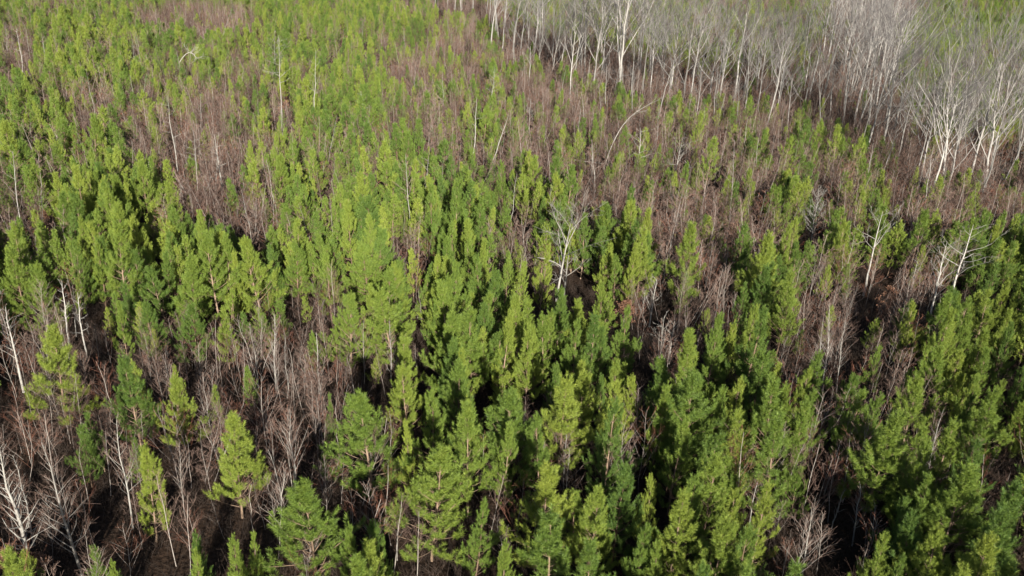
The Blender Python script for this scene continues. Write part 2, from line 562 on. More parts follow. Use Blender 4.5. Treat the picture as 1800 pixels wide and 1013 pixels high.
# ------------------------------------------------------------------ where what grows (read off the photograph, as ellipses on it)
# x, y, rx, ry, brush: how much of the patch is leafless brush instead of pine (mid-height of the growth)
BRUSH = [
    (940, 160, 50, 18, .8), (1010, 190, 60, 18, .85), (1100, 215, 70, 18, .85), (1200, 234, 80, 16, .85), (1310, 240, 80, 16, .8), (1640, 375, 60, 18, .85),
    (375, 280, 62, 110, .92), (262, 220, 42, 62, .75), (172, 205, 22, 50, .8), (35, 95, 30, 45, .75), (345, 38, 95, 26, .85),
    (100, 15, 60, 20, .5), (240, 95, 40, 40, .45), (425, 160, 40, 60, .55), (330, 160, 30, 30, .5), (640, 30, 60, 14, .4),
    (520, 250, 30, 60, .6), (590, 310, 30, 40, .5), (660, 90, 50, 26, .45), (745, 120, 55, 40, .7), (720, 190, 40, 50, .65), (800, 100, 40, 35, .8),
    (815, 45, 50, 26, .6), (775, 230, 40, 40, .7), (870, 165, 60, 30, .5), (960, 215, 60, 40, .6), (1060, 240, 80, 45, .75), (1000, 290, 110, 40, .75),
    (1090, 330, 70, 60, .72), (1165, 270, 70, 45, .75), (1050, 355, 40, 50, .8), (1172, 405, 28, 65, .9), (1265, 300, 50, 40, .6),
    (1285, 412, 95, 48, .88), (1300, 350, 60, 40, .6), (1440, 280, 70, 40, .75), (1400, 230, 60, 25, .7), (1250, 220, 90, 24, .6), (1540, 310, 60, 30, .75), (1600, 360, 70, 25, .6),
    (1700, 370, 110, 30, .75), (1490, 370, 60, 35, .5), (905, 425, 26, 48, .85), (722, 455, 26, 70, .8), (655, 300, 30, 40, .4), (60, 420, 40, 40, .55), (20, 390, 40, 60, .6),
    (480, 400, 30, 50, .6), (430, 430, 24, 60, .7), (545, 380, 30, 50, .4),
    (1250, 540, 50, 62, .9), (1450, 590, 85, 100, .96), (1570, 560, 70, 70, .8), (1650, 540, 40, 70, .55), (1550, 640, 50, 60, .65), (1600, 460, 70, 50, .35),
    (540, 640, 110, 100, .96), (430, 680, 80, 80, .9), (640, 640, 45, 60, .85), (700, 650, 35, 55, .8),
    (100, 740, 130, 140, .82), (300, 780, 170, 180, .95), (520, 760, 130, 130, .97), (80, 900, 190, 150, .86), (560, 900, 60, 100, .9),
    (60, 600, 70, 70, .5), (140, 570, 40, 60, .6), (320, 620, 60, 50, .5), (640, 850, 40, 100, .95), (900, 820, 50, 100, .9), (970, 800, 60, 60, .8),
    (1125, 790, 40, 70, .95), (1020, 900, 40, 60, .6), (1430, 900, 75, 120, .97), (1330, 850, 40, 60, .7), (1480, 800, 50, 70, .9), (1520, 960, 60, 60, .9), (1640, 800, 45, 60, .85),
    (690, 920, 40, 60, .8), (860, 960, 60, 70, .7), (1770, 830, 40, 70, .7), (1600, 740, 40, 60, .5), (1140, 560, 24, 40, .8), (1170, 620, 30, 40, .7),
]
HARD = [(845, 60), (880, 120), (950, 150), (1010, 170), (1080, 195), (1170, 212), (1260, 215), (1340, 225), (1420, 222), (1480, 255), (1530, 300), (1590, 345), (1680, 360), (1810, 365), (1900, 350),
        (1900, 285), (1800, 285), (1700, 285), (1630, 270), (1585, 215), (1570, 140), (1590, 60), (1620, 6), (1470, 6), (1440, 100), (1420, 150), (1340, 152), (1250, 146), (1180, 128), (1100, 112), (1000, 92), (910, 50), (870, 14), (760, 12), (640, 3), (640, 15), (760, 30)]


def in_poly(x, y, poly):
    x = np.asarray(x); y = np.asarray(y)
    c = np.zeros(x.shape, bool)
    for (x0, y0), (x1, y1) in zip(poly, poly[1:] + poly[:1]):
        if y0 == y1:
            continue
        k = ((y0 > y) != (y1 > y)) & (x < (x1 - x0) * (y - y0) / (y1 - y0) + x0)
        c ^= k
    return c


def brushiness(P, z=2.5):
    """0..1 for ground points: the share of leafless brush there."""
    Q = np.array(P, float); Q[:, 2] = z
    px, py, zc = to_pix(Q)
    b = np.full(len(Q), 0.10)
    b = np.where((px < 900) & (py < 330), 0.41, b)
    b = np.where((px > 800) & (py < 340), 0.50, b)
    b = np.where((px > 1560) & (py < 100), 0.38, b)
    for x, y, rx, ry, w in BRUSH:
        e = ((px - x) / rx) ** 2 + ((py - y) / ry) ** 2
        b = np.maximum(b, w * np.clip(1.85 - 0.8 * e, 0, 1))
    return b


def in_hardwood(P):
    Q = np.array(P, float); Q[:, 2] = 0
    px, py, zc = to_pix(Q)
    return in_poly(px, py, HARD) & (zc > 0)


# dead and pale single trees: foot and top in the photograph, label, growth settings
SNAGS = [  # foot, top, label, snag settings
    ((552, 222), (553, 85), 'thin pale pole standing straight above the upper pines', dict(n=8, blen=.10, rb=.11, sub=3)),
    ((499, 215), (492, 62), 'bare grey tree with a small twiggy top above reddish dead limbs', dict(n=16, blen=.16, first=.55, rb=.12)),
    ((486, 135), (484, 62), 'small grey bare tree just behind the twiggy-topped one', dict(n=14, blen=.2, first=.4, rb=.09)),
    ((391, 68), (411, 10), 'thin leaning pale pole near the top edge', dict(n=6, blen=.12, rb=.08, sub=3)),
    ((40, 125), (26, 45), 'white thin trunk in brown brush at the upper left corner', dict(n=8, blen=.15, rb=.09, sub=3)),
    ((83, 115), (74, 60), 'short pale trunk right of the upper left brush', dict(n=6, blen=.15, rb=.09, sub=3)),
    ((240, 130), (232, 75), 'slim pale stem among bright upper left pines', dict(n=6, blen=.15, rb=.07, sub=3)),
    ((312, 290), (293, 170), 'long white stem at the left side of the grey thicket', dict(n=9, blen=.16, rb=.09, sub=3)),
    ((388, 320), (377, 235), 'white stem in the middle of the grey thicket', dict(n=9, blen=.16, rb=.09, sub=3)),
    ((345, 315), (338, 230), 'pale stem left of the middle of the grey thicket', dict(n=9, blen=.18, rb=.08, sub=3)),
    ((832, 266), (838, 170), 'bright white crooked pole among brown brush', dict(n=5, blen=.12, rb=.13, sub=2)),
    ((866, 290), (897, 203), 'white broken trunk leaning to the right', dict(n=5, blen=.13, rb=.12, sub=2)),
    ((640, 205), (634, 160), 'small white stem beside the rusty dead brush', dict(n=6, blen=.2, rb=.07, sub=3)),
    ((749, 320), (752, 275), 'small white stem behind the reddish dead top', dict(n=7, blen=.25, rb=.08, sub=3)),
    ((863, 185), (870, 120), 'small silver bare tree before the grove', dict(n=14, blen=.22, rb=.08)),
    ((931, 222), (933, 172), 'pale spindly tree below the fan-shaped hardwood', dict(n=14, blen=.2, rb=.08)),
    ((1124, 305), (1128, 225), 'pale bare tree right of the bent white trunk', dict(n=12, blen=.24, rb=.10)),
    ((1185, 310), (1200, 240), 'grey bare tree with tangled side limbs', dict(n=14, blen=.34, rb=.10)),
    ((1425, 432), (1442, 332), 'feathery pale dead tree with dense fine side twigs', dict(n=46, blen=.22, first=.2, rb=.08, ang=(40, 62), sub=4, up=.3)),
    ((1517, 520), (1556, 372), 'pale straight trunk with level side limbs', dict(n=8, blen=.32, rb=.13, first=.42)),
    ((1565, 430), (1580, 360), 'small grey bare tree behind the pale straight trunk', dict(n=12, blen=.26, rb=.07)),
    ((1668, 535), (1716, 395), 'leaning grey dead tree with long sweeping limbs', dict(n=13, blen=.40, rb=.14, first=.3)),
    ((1632, 575), (1662, 425), 'twin-stemmed pale tree left of the leaning grey one', dict(n=16, blen=.25, rb=.11, ang=(25, 50))),
    ((1598, 530), (1612, 455), 'slim grey stem right of the tan-leaved sapling', dict(n=8, blen=.25, rb=.06)),
    ((1141, 575), (1156, 490), 'white sapling with curved side twigs by the rust-leaved one', dict(n=14, blen=.28, rb=.07, first=.2, ang=(35, 60))),
    ((1130, 566), (1133, 515), 'short white sapling left of its taller twin', dict(n=10, blen=.3, rb=.05, first=.2, ang=(35, 60))),
    ((1158, 640), (1166, 555), 'white sapling in front of the twin white saplings', dict(n=10, blen=.25, rb=.05, first=.25)),
    ((1176, 640), (1186, 565), 'thin white sapling at the lower right of the twins', dict(n=10, blen=.25, rb=.05, first=.25)),
    ((88, 588), (68, 490), 'first white stem of the row at the left edge', dict(n=10, blen=.14, rb=.09)),
    ((122, 612), (104, 495), 'second and tallest white stem of the left row', dict(n=12, blen=.14, rb=.10)),
    ((154, 635), (138, 515), 'third white stem of the left row', dict(n=12, blen=.16, rb=.08)),
    ((134, 592), (125, 520), 'thin white stem between the second and third of the left row', dict(n=8, blen=.14, rb=.05)),
    ((42, 690), (2, 535), 'long white leaning stem at the left edge', dict(n=16, blen=.2, rb=.10)),
    ((20, 640), (-14, 520), 'white stem cut by the left edge', dict(n=12, blen=.2, rb=.09)),
    ((56, 1000), (-8, 765), 'thick white trunk with many rising twigs in the lower corner', dict(n=40, blen=.22, rb=.13, first=.1, ang=(28, 55), sub=5, up=.3)),
    ((60, 960), (22, 790), 'thinner white trunk right of the thick corner one', dict(n=26, blen=.2, rb=.06, first=.1, ang=(28, 55), sub=4, up=.3)),
    ((148, 1020), (86, 760), 'pale trunk with orange upper twigs near the lower corner', dict(n=28, blen=.24, rb=.09, first=.2, ang=(28, 50), sub=4, up=.35)),
    ((234, 930), (196, 730), 'slim white stem left of the lone bright pine', dict(n=20, blen=.24, rb=.06, first=.3, ang=(28, 50), up=.3)),
    ((486, 690), (478, 545), 'tallest white stem of the pink thicket', dict(n=22, blen=.2, rb=.07, first=.2, ang=(22, 45), up=.3)),
    ((560, 690), (556, 580), 'white stem at the right of the pink thicket', dict(n=20, blen=.2, rb=.05, first=.2, ang=(22, 45), up=.3)),
    ((455, 680), (448, 560), 'pale stem at the left of the pink thicket', dict(n=20, blen=.2, rb=.05, first=.2, ang=(22, 45), up=.3)),
    ((505, 700), (500, 590), 'pale stem at the centre of the pink thicket', dict(n=20, blen=.2, rb=.05, first=.2, ang=(22, 45), up=.3)),
    ((688, 680), (684, 560), 'pinkish stem with fine twigs right of the pink thicket', dict(n=24, blen=.22, rb=.05, first=.15, ang=(22, 45), up=.3)),
    ((520, 870), (512, 715), 'bare vase-shaped tree at the dark gap', dict(n=20, blen=.45, rb=.07, first=.2, ang=(18, 38), up=.35)),
    ((500, 890), (468, 790), 'smaller bare forked tree before the vase-shaped one', dict(n=12, blen=.45, rb=.05, first=.2, ang=(18, 38), up=.35)),
    ((1444, 700), (1462, 530), 'tallest pale stem of the tall pinkish thicket', dict(n=24, blen=.24, rb=.06, first=.25, ang=(16, 38), up=.4)),
    ((1430, 710), (1440, 560), 'pale stem left of the tallest in the pinkish thicket', dict(n=24, blen=.24, rb=.05, first=.25, ang=(16, 38), up=.4)),
    ((1470, 690), (1490, 560), 'pale stem right of the tallest in the pinkish thicket', dict(n=24, blen=.24, rb=.05, first=.25, ang=(16, 38), up=.4)),
    ((1625, 870), (1655, 715), 'pale leaning stem with a brushy top on the lower right', dict(n=22, blen=.22, rb=.06, first=.3, ang=(18, 38), up=.35)),
    ((1498, 960), (1516, 850), 'white stem with reddish top in the lower right gap', dict(n=14, blen=.3, rb=.05, first=.25, ang=(22, 42), up=.3)),
    ((1462, 930), (1488, 860), 'white forked stem left of the reddish-topped one', dict(n=10, blen=.3, rb=.04, first=.25, ang=(22, 42), up=.3)),
    ((1526, 965), (1540, 880), 'thin white stem right of the reddish-topped one', dict(n=10, blen=.3, rb=.04, first=.25, ang=(22, 42), up=.3)),
    ((1448, 870), (1472, 770), 'white stem with curved twigs above the lower right gap', dict(n=16, blen=.3, rb=.05, first=.2, ang=(30, 55), up=.3)),
    ((1410, 1030), (1432, 890), 'bare forked sapling at the bottom right edge', dict(n=14, blen=.4, rb=.06, first=.25, ang=(22, 42), up=.3)),
    ((1315, 930), (1335, 830), 'thin bare stem left of the lower right gap', dict(n=12, blen=.28, rb=.04, first=.25, ang=(22, 42), up=.3)),
    ((955, 850), (960, 770), 'bare stem with spread twigs under the round-topped pine', dict(n=12, blen=.34, rb=.05, first=.2, ang=(30, 55))),
    ((990, 860), (994, 745), 'bare stem in front of the broad centre pine', dict(n=14, blen=.3, rb=.05, first=.25, ang=(30, 55))),
    ((698, 985), (702, 890), 'thin bare sapling at the bottom left of centre', dict(n=10, blen=.3, rb=.04, first=.25)),
]
# ------------------------------------------------------------------ pines
# tips read off the photograph: x, y, height, width factor
FRONT = [
    (405, 734, 7.6, 1.0), (245, 776, 7.4, .8), (545, 848, 7.4, 1.35), (408, 946, 5.4, .7), (440, 940, 5.0, .6), (337, 933, 5.2, .7), (340, 972, 5.0, .6), (165, 973, 5.0, .8),
    (82, 583, 8.2, 1.15), (222, 633, 7.6, .95), (305, 668, 6.2, .95), (140, 750, 4.8, .9), (578, 700, 5.2, .5), (190, 990, 4.6, .6),
    (652, 698, 8.2, 1.2), (763, 691, 7.2, .85), (723, 749, 6.4, .6), (797, 719, 6.6, .8), (825, 719, 8.2, .95), (758, 793, 8.0, 1.25), (837, 876, 6.2, .8),
    (617, 926, 5.6, .8), (642, 919, 5.8, .8), (673, 949, 4.4, .5), (893, 682, 8.0, 1.2), (990, 675, 8.2, 1.1), (960, 733, 7.2, .85), (1073, 723, 8.0, .9), (1083, 672, 7.6, .9),
    (1093, 823, 7.2, 1.0), (967, 836, 7.6, 1.05), (972, 921, 7.8, 1.4), (1047, 869, 6.8, 1.0), (883, 949, 5.8, .8), (1130, 919, 6.2, .9), (1163, 956, 5.8, .8), (1197, 739, 7.4, .95),
    (1163, 676, 7.6, .9), (1147, 851, 5.8, .7), (1197, 866, 7.2, 1.05), (1230, 665, 8.6, 1.2), (1367, 672, 8.0, 1.05), (1300, 670, 7.4, .8), (1297, 719, 7.0, .9), (1377, 749, 8.0, 1.1),
    (1413, 709, 7.4, .9), (1437, 690, 6.8, .8), (1207, 843, 7.0, .9), (1257, 809, 7.6, 1.1), (1347, 856, 6.6, .85), (1270, 923, 7.2, 1.1), (1313, 926, 7.0, .9), (1507, 686, 7.4, .9),
    (1563, 726, 8.4, 1.2), (1617, 672, 7.6, 1.0), (1673, 743, 7.8, .95), (1717, 776, 7.4, .9), (1753, 690, 7.6, .95), (1703, 829, 8.0, 1.25), (1593, 883, 6.2, .8), (1633, 889, 6.2, .8),
    (1617, 913, 6.6, 1.0), (1650, 933, 6.8, 1.0), (1553, 949, 5.8, .9), (1577, 976, 5.4, .8), (1773, 909, 7.4, 1.1), (1540, 700, 7.0, .85), (1730, 960, 7.0, 1.1),
    (795, 500, 8.2, 1.0), (690, 505, 8.0, 1.2), (610, 515, 7.6, 1.0), (720, 590, 7.2, 1.0), (810, 640, 7.4, 1.0), (330, 460, 7.6, 1.2), (380, 415, 7.8, 1.1), (650, 430, 8.0, 1.2),
    (1220, 395, 9.0, 1.1), (1110, 330, 8.2, .9), (490, 275, 8.2, 1.0), (300, 320, 7.6, 1.0), (955, 430, 7.6, .7), (1345, 470, 7.2, .95), (1185, 640, 7.4, 1.0), (930, 590, 7.2, .9), (1010, 570, 7.4, .9),
    (20, 440, 7.4, 1.0), (60, 470, 7.4, .95), (130, 430, 7.2, .9), (30, 250, 7.8, 1.2), (135, 345, 7.6, 1.2), (1655, 610, 7.6, 1.0), (1270, 690, 7.0, .8), (1410, 430, 7.2, .8),
    (1390, 480, 7.4, 1.0), (1300, 440, 6.0, .8), (1450, 215, 9.0, .9), (1420, 210, 9.2, .9), (1480, 225, 9.0, .9), (1510, 240, 8.6, .9), (1385, 240, 7.8, .9), (1400, 215, 8.0, .8), (1250, 245, 8.2, 1.0), (1230, 200, 8.4, .8),
    (865, 45, 8.0, 1.6), (1020, 230, 7.0, .8), (1085, 165, 7.6, .8), (985, 160, 7.4, .8),
]
front = np.array([[*on_plane(x, y, h * .73)[:2], h * .73, w * 1.04] for x, y, h, w in FRONT])

# the rest of the plantation: loose rows across the whole view, thinned by the brush map
def plantation():
    ang = R(-14)
    pts = []
    for (sp_r, sp_i, y0, y1, k) in ((1.95, 1.5, 2, 150, 1.0), (2.7, 2.1, 150, 300, 1.12), (3.9, 3.1, 300, 520, 1.2), (6.0, 5.0, 520, 1100, 1.5)):
        half = 0.72 * y1 + 22
        e = half * 1.25
        u = np.arange(-e - y1 * 0.3, e + y1 * 0.3, sp_r); v = np.arange(y0 - 60 - e * 0.3, y1 + 60 + e * 0.3, sp_i)
        U, Vv = np.meshgrid(u, v)
        U = U.ravel() + RNG.normal(0, 0.62 * sp_r / 2.75, U.size); Vv = Vv.ravel() + RNG.normal(0, 0.65 * sp_i / 1.95, Vv.size)
        X = U * math.cos(ang) - Vv * math.sin(ang); Y = U * math.sin(ang) + Vv * math.cos(ang)
        ok = (Y >= y0) & (Y < y1)
        X, Y = X[ok], Y[ok]
        P = np.stack([X, Y, np.full(len(X), 4.0)], 1)
        px, py, zc = to_pix(P)
        m = 9 * FPX / np.maximum(zc, 5)
        ok = (zc > 3) & (px > -m) & (px < PW + m) & (py > -m) & (py < PH + 620)
        pts.append(np.concatenate([P[ok], np.full((ok.sum(), 1), k)], 1))
    return np.concatenate(pts)


cand = plantation()
P0 = cand[:, :3].copy(); P0[:, 2] = 0
br = brushiness(P0)
hard = in_hardwood(P0)
keep = RNG.random(len(P0)) > np.clip(br, 0.08, 1)
pxs, pys, _ = to_pix(P0)
smallk = ~keep & (RNG.random(len(P0)) < np.where((pxs < 700) & (pys > 560), 0.12, 0.15)) & ~hard
keep = (keep | smallk) & ~(hard & (RNG.random(len(P0)) > 0.08))
pxo, pyo, _ = to_pix(P0)
keep &= ~((pxo < 720) & (pyo > PH + 40) & (RNG.random(len(P0)) < 0.30))
sh_ = np.array(SUN_DIR[:2]) / np.linalg.norm(SUN_DIR[:2])
for k in (0, 1, 2, 8, 15, 17, 18, 19):                 # trees that stand in full sun in the photograph
    rel = P0[:, :2] - front[k, :2]
    keep &= ~((np.abs(rel @ np.array([-sh_[1], sh_[0]])) < 1.5) & (rel @ sh_ > 0) & (rel @ sh_ < 13))
d2 = ((P0[:, None, :2] - front[None, :, :2]) ** 2).sum(-1).min(1)
keep &= d2 > 1.2 ** 2
px0, py0, _ = to_pix(P0 + np.array([0, 0, 6.0]))
keep &= ~((py0 > 640) & (py0 < 1100) & (RNG.random(len(P0)) < 0.30))
for b in [q[0] for q in SNAGS if q[0][1] < 660] + [(978, 520), (990, 528), (1060, 303), (315, 118), (1200, 296), (1092, 580)]:
    q = on_plane(*b)[:2]
    ax_ = -q / np.linalg.norm(q)
    rel = P0[:, :2] - q
    al = rel @ ax_; la = np.abs(rel @ np.array([-ax_[1], ax_[0]]))
    keep &= ~((la < (2.4 if b[0] == 978 else 1.15)) & (al > -1.2) & (al < (9.0 if b[0] == 978 else 7.5 if b[1] > 400 or b[0] == 1060 else 4.0)))
fill = cand[keep]
hs = np.clip(RNG.normal(4.55, 0.85, len(fill)), 2.7, 6.8) * fill[:, 3] ** 0.35
hs *= np.where(br[keep] > 0.45, 0.85, 1.0)
ws = RNG.uniform(0.78, 1.22, len(fill)) * fill[:, 3]
small = smallk[keep]
hs = np.where(small, RNG.uniform(1.8, 3.4, len(fill)), hs)
ALL = np.concatenate([np.stack([front[:, 0], front[:, 1], front[:, 2], front[:, 3]], 1), np.stack([fill[:, 0], fill[:, 1], hs, ws], 1)])
tip = np.stack([ALL[:, 0], ALL[:, 1], ALL[:, 2] * 0.8], 1)
tpx, tpy, tz_ = to_pix(tip)
inside = (tpx > -10) & (tpx < PW + 10) & (tpy > 0) & (tpy < PH + 60)
order = np.argsort(np.where(inside, tz_ / ALL[:, 2], 1e9))
near_i = order[:300]
is_near = np.zeros(len(ALL), bool); is_near[near_i] = True

HI = []
for s in range(9):
    kw = [dict(), dict(Rc=1.4, gap=0.24), dict(Rc=1.8), dict(base=0.18, gap=0.2), dict(Rc=1.55, shootk=.75), dict(base=0.22, Rc=1.7, gap=0.2), dict(Rc=1.3), dict(gap=0.3, Rc=1.75), dict(Rc=1.6, kstep=1.3)][s]
    (tv, tf), (sv, sf), (bv, bf) = pine(100 + s, **kw)
    HI.append((mesh_from('pine_trunk', [(tv, tf, M_PBARK), (sv, sf, M_PBARK)]), mesh_from('pine_needles', [(bv, bf, M_NEEDLE)])))
LO = []
for s in range(7):
    (tv, tf), (sv, sf), (bv, bf) = pine(200 + s, needles=30, nlen=0.27, nwid=0.042, Rc=[1.6, 1.45, 1.85, 1.6, 1.4, 1.75, 1.5][s], gap=[.15, .22, .18, .2, .15, .28, .2][s], base=[.1, .15, .1, .22, .1, .18, .12][s], shootk=0.58)
    LO.append(mesh_from('far_pine', [(tv, tf, M_PBARK), (sv, sf, M_PBARK), (bv, bf, M_NEEDLE)]))

# ------------------------------------------------------------------ labels: each tree is told by its look and by the landmark it stands next to
LANDMARKS = [
    (1000, 440, 'the spreading white dead tree'), (1098, 555, 'the rust-leaved sapling'), (1440, 600, 'the tall pinkish bare thicket'), (1535, 440, 'the level-limbed pale trunk'),
    (1695, 460, 'the leaning grey dead tree'), (405, 830, 'the lone bright pine'), (60, 880, 'the white corner trunk'), (520, 640, 'the pink bare thicket'),
    (1130, 780, 'the red-twigged bare sapling'), (1440, 880, 'the lower right dark gap'), (660, 780, 'the broad gap-side pine'), (140, 560, 'the left row of white stems'),
    (890, 740, 'the round-topped broad pine'), (975, 960, 'the big pine at the bottom edge'), (1240, 720, 'the tall bright right-hand pine'), (1570, 780, 'the wide lower right pine'),
    (1705, 880, 'the big pine in the lower right'), (545, 920, 'the widest pine at the lower left'), (650, 440, 'the sunlit middle hot spot'), (1220, 440, 'the tall brush-side pine'),
    (330, 480, 'the yellow-green pine on the left'), (1250, 540, 'the small brown thicket'), (1160, 530, 'the small twin white saplings'), (905, 425, 'the narrow brown thicket'),
    (720, 460, 'the tall brown gap in mid picture'), (370, 290, 'the grey upper left thicket'), (1560, 530, 'the tan-leaved sapling'), (1440, 385, 'the feathery pale dead tree'),
]
ORD = ['first', 'second', 'third', 'fourth', 'fifth', 'sixth', 'seventh', 'eighth', 'ninth', 'tenth', 'eleventh', 'twelfth', 'thirteenth', 'fourteenth', 'fifteenth', 'sixteenth', 'seventeenth', 'eighteenth', 'nineteenth', 'twentieth'] + [f'{k}th' for k in range(21, 60)]


def place_labels(PX, PY, noun, looks):
    """For many like trees: '<look> <noun>, second to the left of <landmark>' - unique by rank within one side of one landmark."""
    L = np.array([(a, b) for a, b, _ in LANDMARKS], float)
    groups = {}
    for i, (x, y) in enumerate(zip(PX, PY)):
        d = np.hypot(L[:, 0] - x, (L[:, 1] - y) * 1.2)
        k = int(d.argmin())
        dx, dy = x - L[k, 0], (y - L[k, 1]) * 1.2
        side = ('right of' if dx > 0 else 'left of') if abs(dx) > abs(dy) else ('in front of' if dy > 0 else 'behind')
        groups.setdefault((k, side), []).append((d[k], i))
    out = [None] * len(PX)
    for (k, side), lst in groups.items():
        lst.sort()
        for r_, (_, i) in enumerate(lst):
            rank = ORD[r_] if r_ < len(ORD) else 'outermost'
            out[i] = f"{looks[i]} {noun}, {rank} {side} {LANDMARKS[k][2]}"
    return out


def pine_look(h, w):
    a = 'tall' if h > 5.8 else ('small' if h < 4.2 else 'green')
    b = 'broad' if w > 1.08 else ('slim' if w < 0.85 else 'bushy')
    return f"{a} {b}"


nl = place_labels(tpx[near_i], tpy[near_i], 'young pine', [pine_look(ALL[i, 2], ALL[i, 3]) for i in near_i])
for c, i in enumerate(near_i):
    x, y, h, w = ALL[i]
    if i < len(FRONT):
        v = [0, 4, 2, 0, 8, 4, 2, 6][i % 8] if w >= .95 else [1, 6, 3, 7][i % 4]
        if i in (18,): v = 5
    else:
        v = int(RNG.integers(0, 9))
    s = h / 7.5
    t = thing('young_pine', nl[c], 'pine tree', (x, y, 0), RNG.uniform(0, 6.28), (s * w * RNG.uniform(.95, 1.05), s * w, s), 'young plantation pines in the near half of the stand')
    t.rotation_euler = (RNG.normal(0, 0.045), RNG.normal(0, 0.045), t.rotation_euler[2])
    tr = part('trunk', HI[v][0], t)
    part('crown', HI[v][1], t)

far = np.where(~is_near)[0]
A = ALL[far]
s = A[:, 2] / 7.5
rot = np.stack([RNG.normal(0, .05, len(A)), RNG.normal(0, .05, len(A)), RNG.uniform(0, 6.28, len(A))], 1)
scatter('pine_forest', 'mass of young green pines covering the ground beyond the nearest trees', LO,
        np.stack([A[:, 0], A[:, 1], np.zeros(len(A))], 1), rot, np.stack([s * A[:, 3], s * A[:, 3], s], 1), RNG.integers(0, len(LO), len(A)))

# ------------------------------------------------------------------ bare saplings and brush
SAP = []
for s in range(8):
    kw = [dict(), dict(nbr=26), dict(H=4.5, nbr=16, ang=(28, 55)), dict(nbr=30, blen=.36), dict(nbr=22, ang=(18, 38)), dict(nbr=14, blen=.5), dict(nbr=24, first=.4), dict(nbr=20, first=.15, blen=.5)][s]
    (a, b), m_, t_, _ = sapling(300 + s, **kw)
    tm = M_RTWIG if s in (2, 5) else M_TWIG
    SAP.append((mesh_from('sapling_stem', [(a, b, M_STEM)]), mesh_from('sapling_branches', [(*m_, M_STEM if s % 2 else tm), (*t_, tm)])))
SAPF = []
for s in range(6):
    parts_ = []
    rng = np.random.default_rng(800 + s)
    for k in range(5):                                 # a clump of five stems, as the far thickets grow
        (a, b), m_, t_, _ = sapling(400 + s * 10 + k, H=rng.uniform(2.2, 5.0), nbr=17, rb=0.017, twigs=7, rmin=0.0065, ang=(28, 66), first=.15)
        ln = rng.normal(0, .16, 2)
        lean = lambda q: q + np.outer(q[:, 2], [ln[0], ln[1], 0])
        a, m_, t_ = lean(a), (lean(m_[0]), m_[1]), (lean(t_[0]), t_[1])
        o = np.array([rng.normal(0, .85), rng.normal(0, .85), 0])
        tm = M_RTWIG if k == 1 else M_TWIG
        parts_ += [(a + o, b, M_STEM), (m_[0] + o, m_[1], M_STEM if k % 2 else tm), (t_[0] + o, t_[1], tm)]
    SAPF.append(mesh_from('far_saplings', parts_))


def brush_points(spacing, y0, y1, thr):
    half = 0.80 * y1 + 15
    u = np.arange(-half, half, spacing); v = np.arange(y0, y1, spacing)
    U, Vv = np.meshgrid(u, v)
    P = np.stack([U.ravel() + RNG.uniform(-.5, .5, U.size) * spacing, Vv.ravel() + RNG.uniform(-.5, .5, U.size) * spacing, np.zeros(U.size)], 1)
    px, py, zc = to_pix(P + np.array([0, 0, 2.5]))
    m = 6 * FPX / np.maximum(zc, 5)
    ok = (zc > 3) & (px > -m) & (px < PW + m) & (py > -m) & (py < PH + 420)
    P = P[ok]
    b = brushiness(P)
    b = np.where(in_hardwood(P), 0.55, b)
    k = RNG.random(len(P)) < np.clip((b - thr) / (1 - thr), 0, 1)
    return P[k], b[k]


N1, b1 = brush_points(1.85, 8, 60, 0.14)
px1, py1, zc1 = to_pix(N1 + np.array([0, 0, 2.5]))
vis = (px1 > 0) & (px1 < PW) & (py1 > 0) & (py1 < PH + 30)
# the 300 that show largest become individuals; the others go into the thicket
o_ = np.argsort(np.where(vis & (b1 > 0.3), zc1, 1e9))[:300]
isn = np.zeros(len(N1), bool); isn[o_] = True
hsap = np.clip(RNG.normal(3.9, 0.8, len(N1)), 2.0, 5.6)
sl = place_labels(px1[o_], py1[o_], 'bare sapling', [('tall ' if hsap[i] > 4.5 else 'short ' if hsap[i] < 3.2 else 'slim ') + ('reddish' if i % 3 == 0 else 'pinkish-grey') for i in o_])
for c, i in enumerate(o_):
    v = [2, 5][c % 2] if i % 3 == 0 else [0, 1, 3, 4, 6, 7][int(RNG.integers(0, 6))]
    s = hsap[i] / 4.5
    t = thing('bare_sapling', sl[c], 'sapling', tuple(N1[i]), RNG.uniform(0, 6.28), s, 'leafless saplings in the brush between the pines')
    t.rotation_euler = (RNG.normal(0, .08), RNG.normal(0, .08), t.rotation_euler[2])
    part('stem', SAP[v][0], t); part('crown', SAP[v][1], t)

B1, _ = brush_points(2.7, 34, 60, 0.16)
B2, _ = brush_points(1.95, 60, 150, 0.12)
B3, _ = brush_points(2.9, 150, 420, 0.10)
rest = N1[~isn]
def clear_of_snags(P):
    ok = np.ones(len(P), bool)
    for b in [q[0] for q in SNAGS if q[0][1] < 660] + [(1060, 303), (306, 158)]:
        q = on_plane(*b)[:2]
        ax_ = -q / np.linalg.norm(q)
        rel = P[:, :2] - q
        ok &= ~((np.abs(rel @ np.array([-ax_[1], ax_[0]])) < 1.0) & (rel @ ax_ > -.5) & (rel @ ax_ < 5))
    return ok
B2 = B2[clear_of_snags(B2)]; B3 = B3[clear_of_snags(B3)]
SAPC = [mesh_from('thicket_sapling', [(np.array([(v.co) for v in SAP[k][0].vertices]), np.array([p.vertices[:] for p in SAP[k][0].polygons]), M_STEM),
                                     (np.array([(v.co) for v in SAP[k][1].vertices]), np.array([p.vertices[:] for p in SAP[k][1].polygons]), M_TWIG)]) for k in (0, 3)]
Q = np.concatenate([B1, B2, B3, rest])
sc_ = np.concatenate([RNG.uniform(.6, 1.0, len(B1)), RNG.uniform(.85, 1.3, len(B2)), RNG.uniform(.9, 1.3, len(B3)), hsap[~isn] / 4.5])
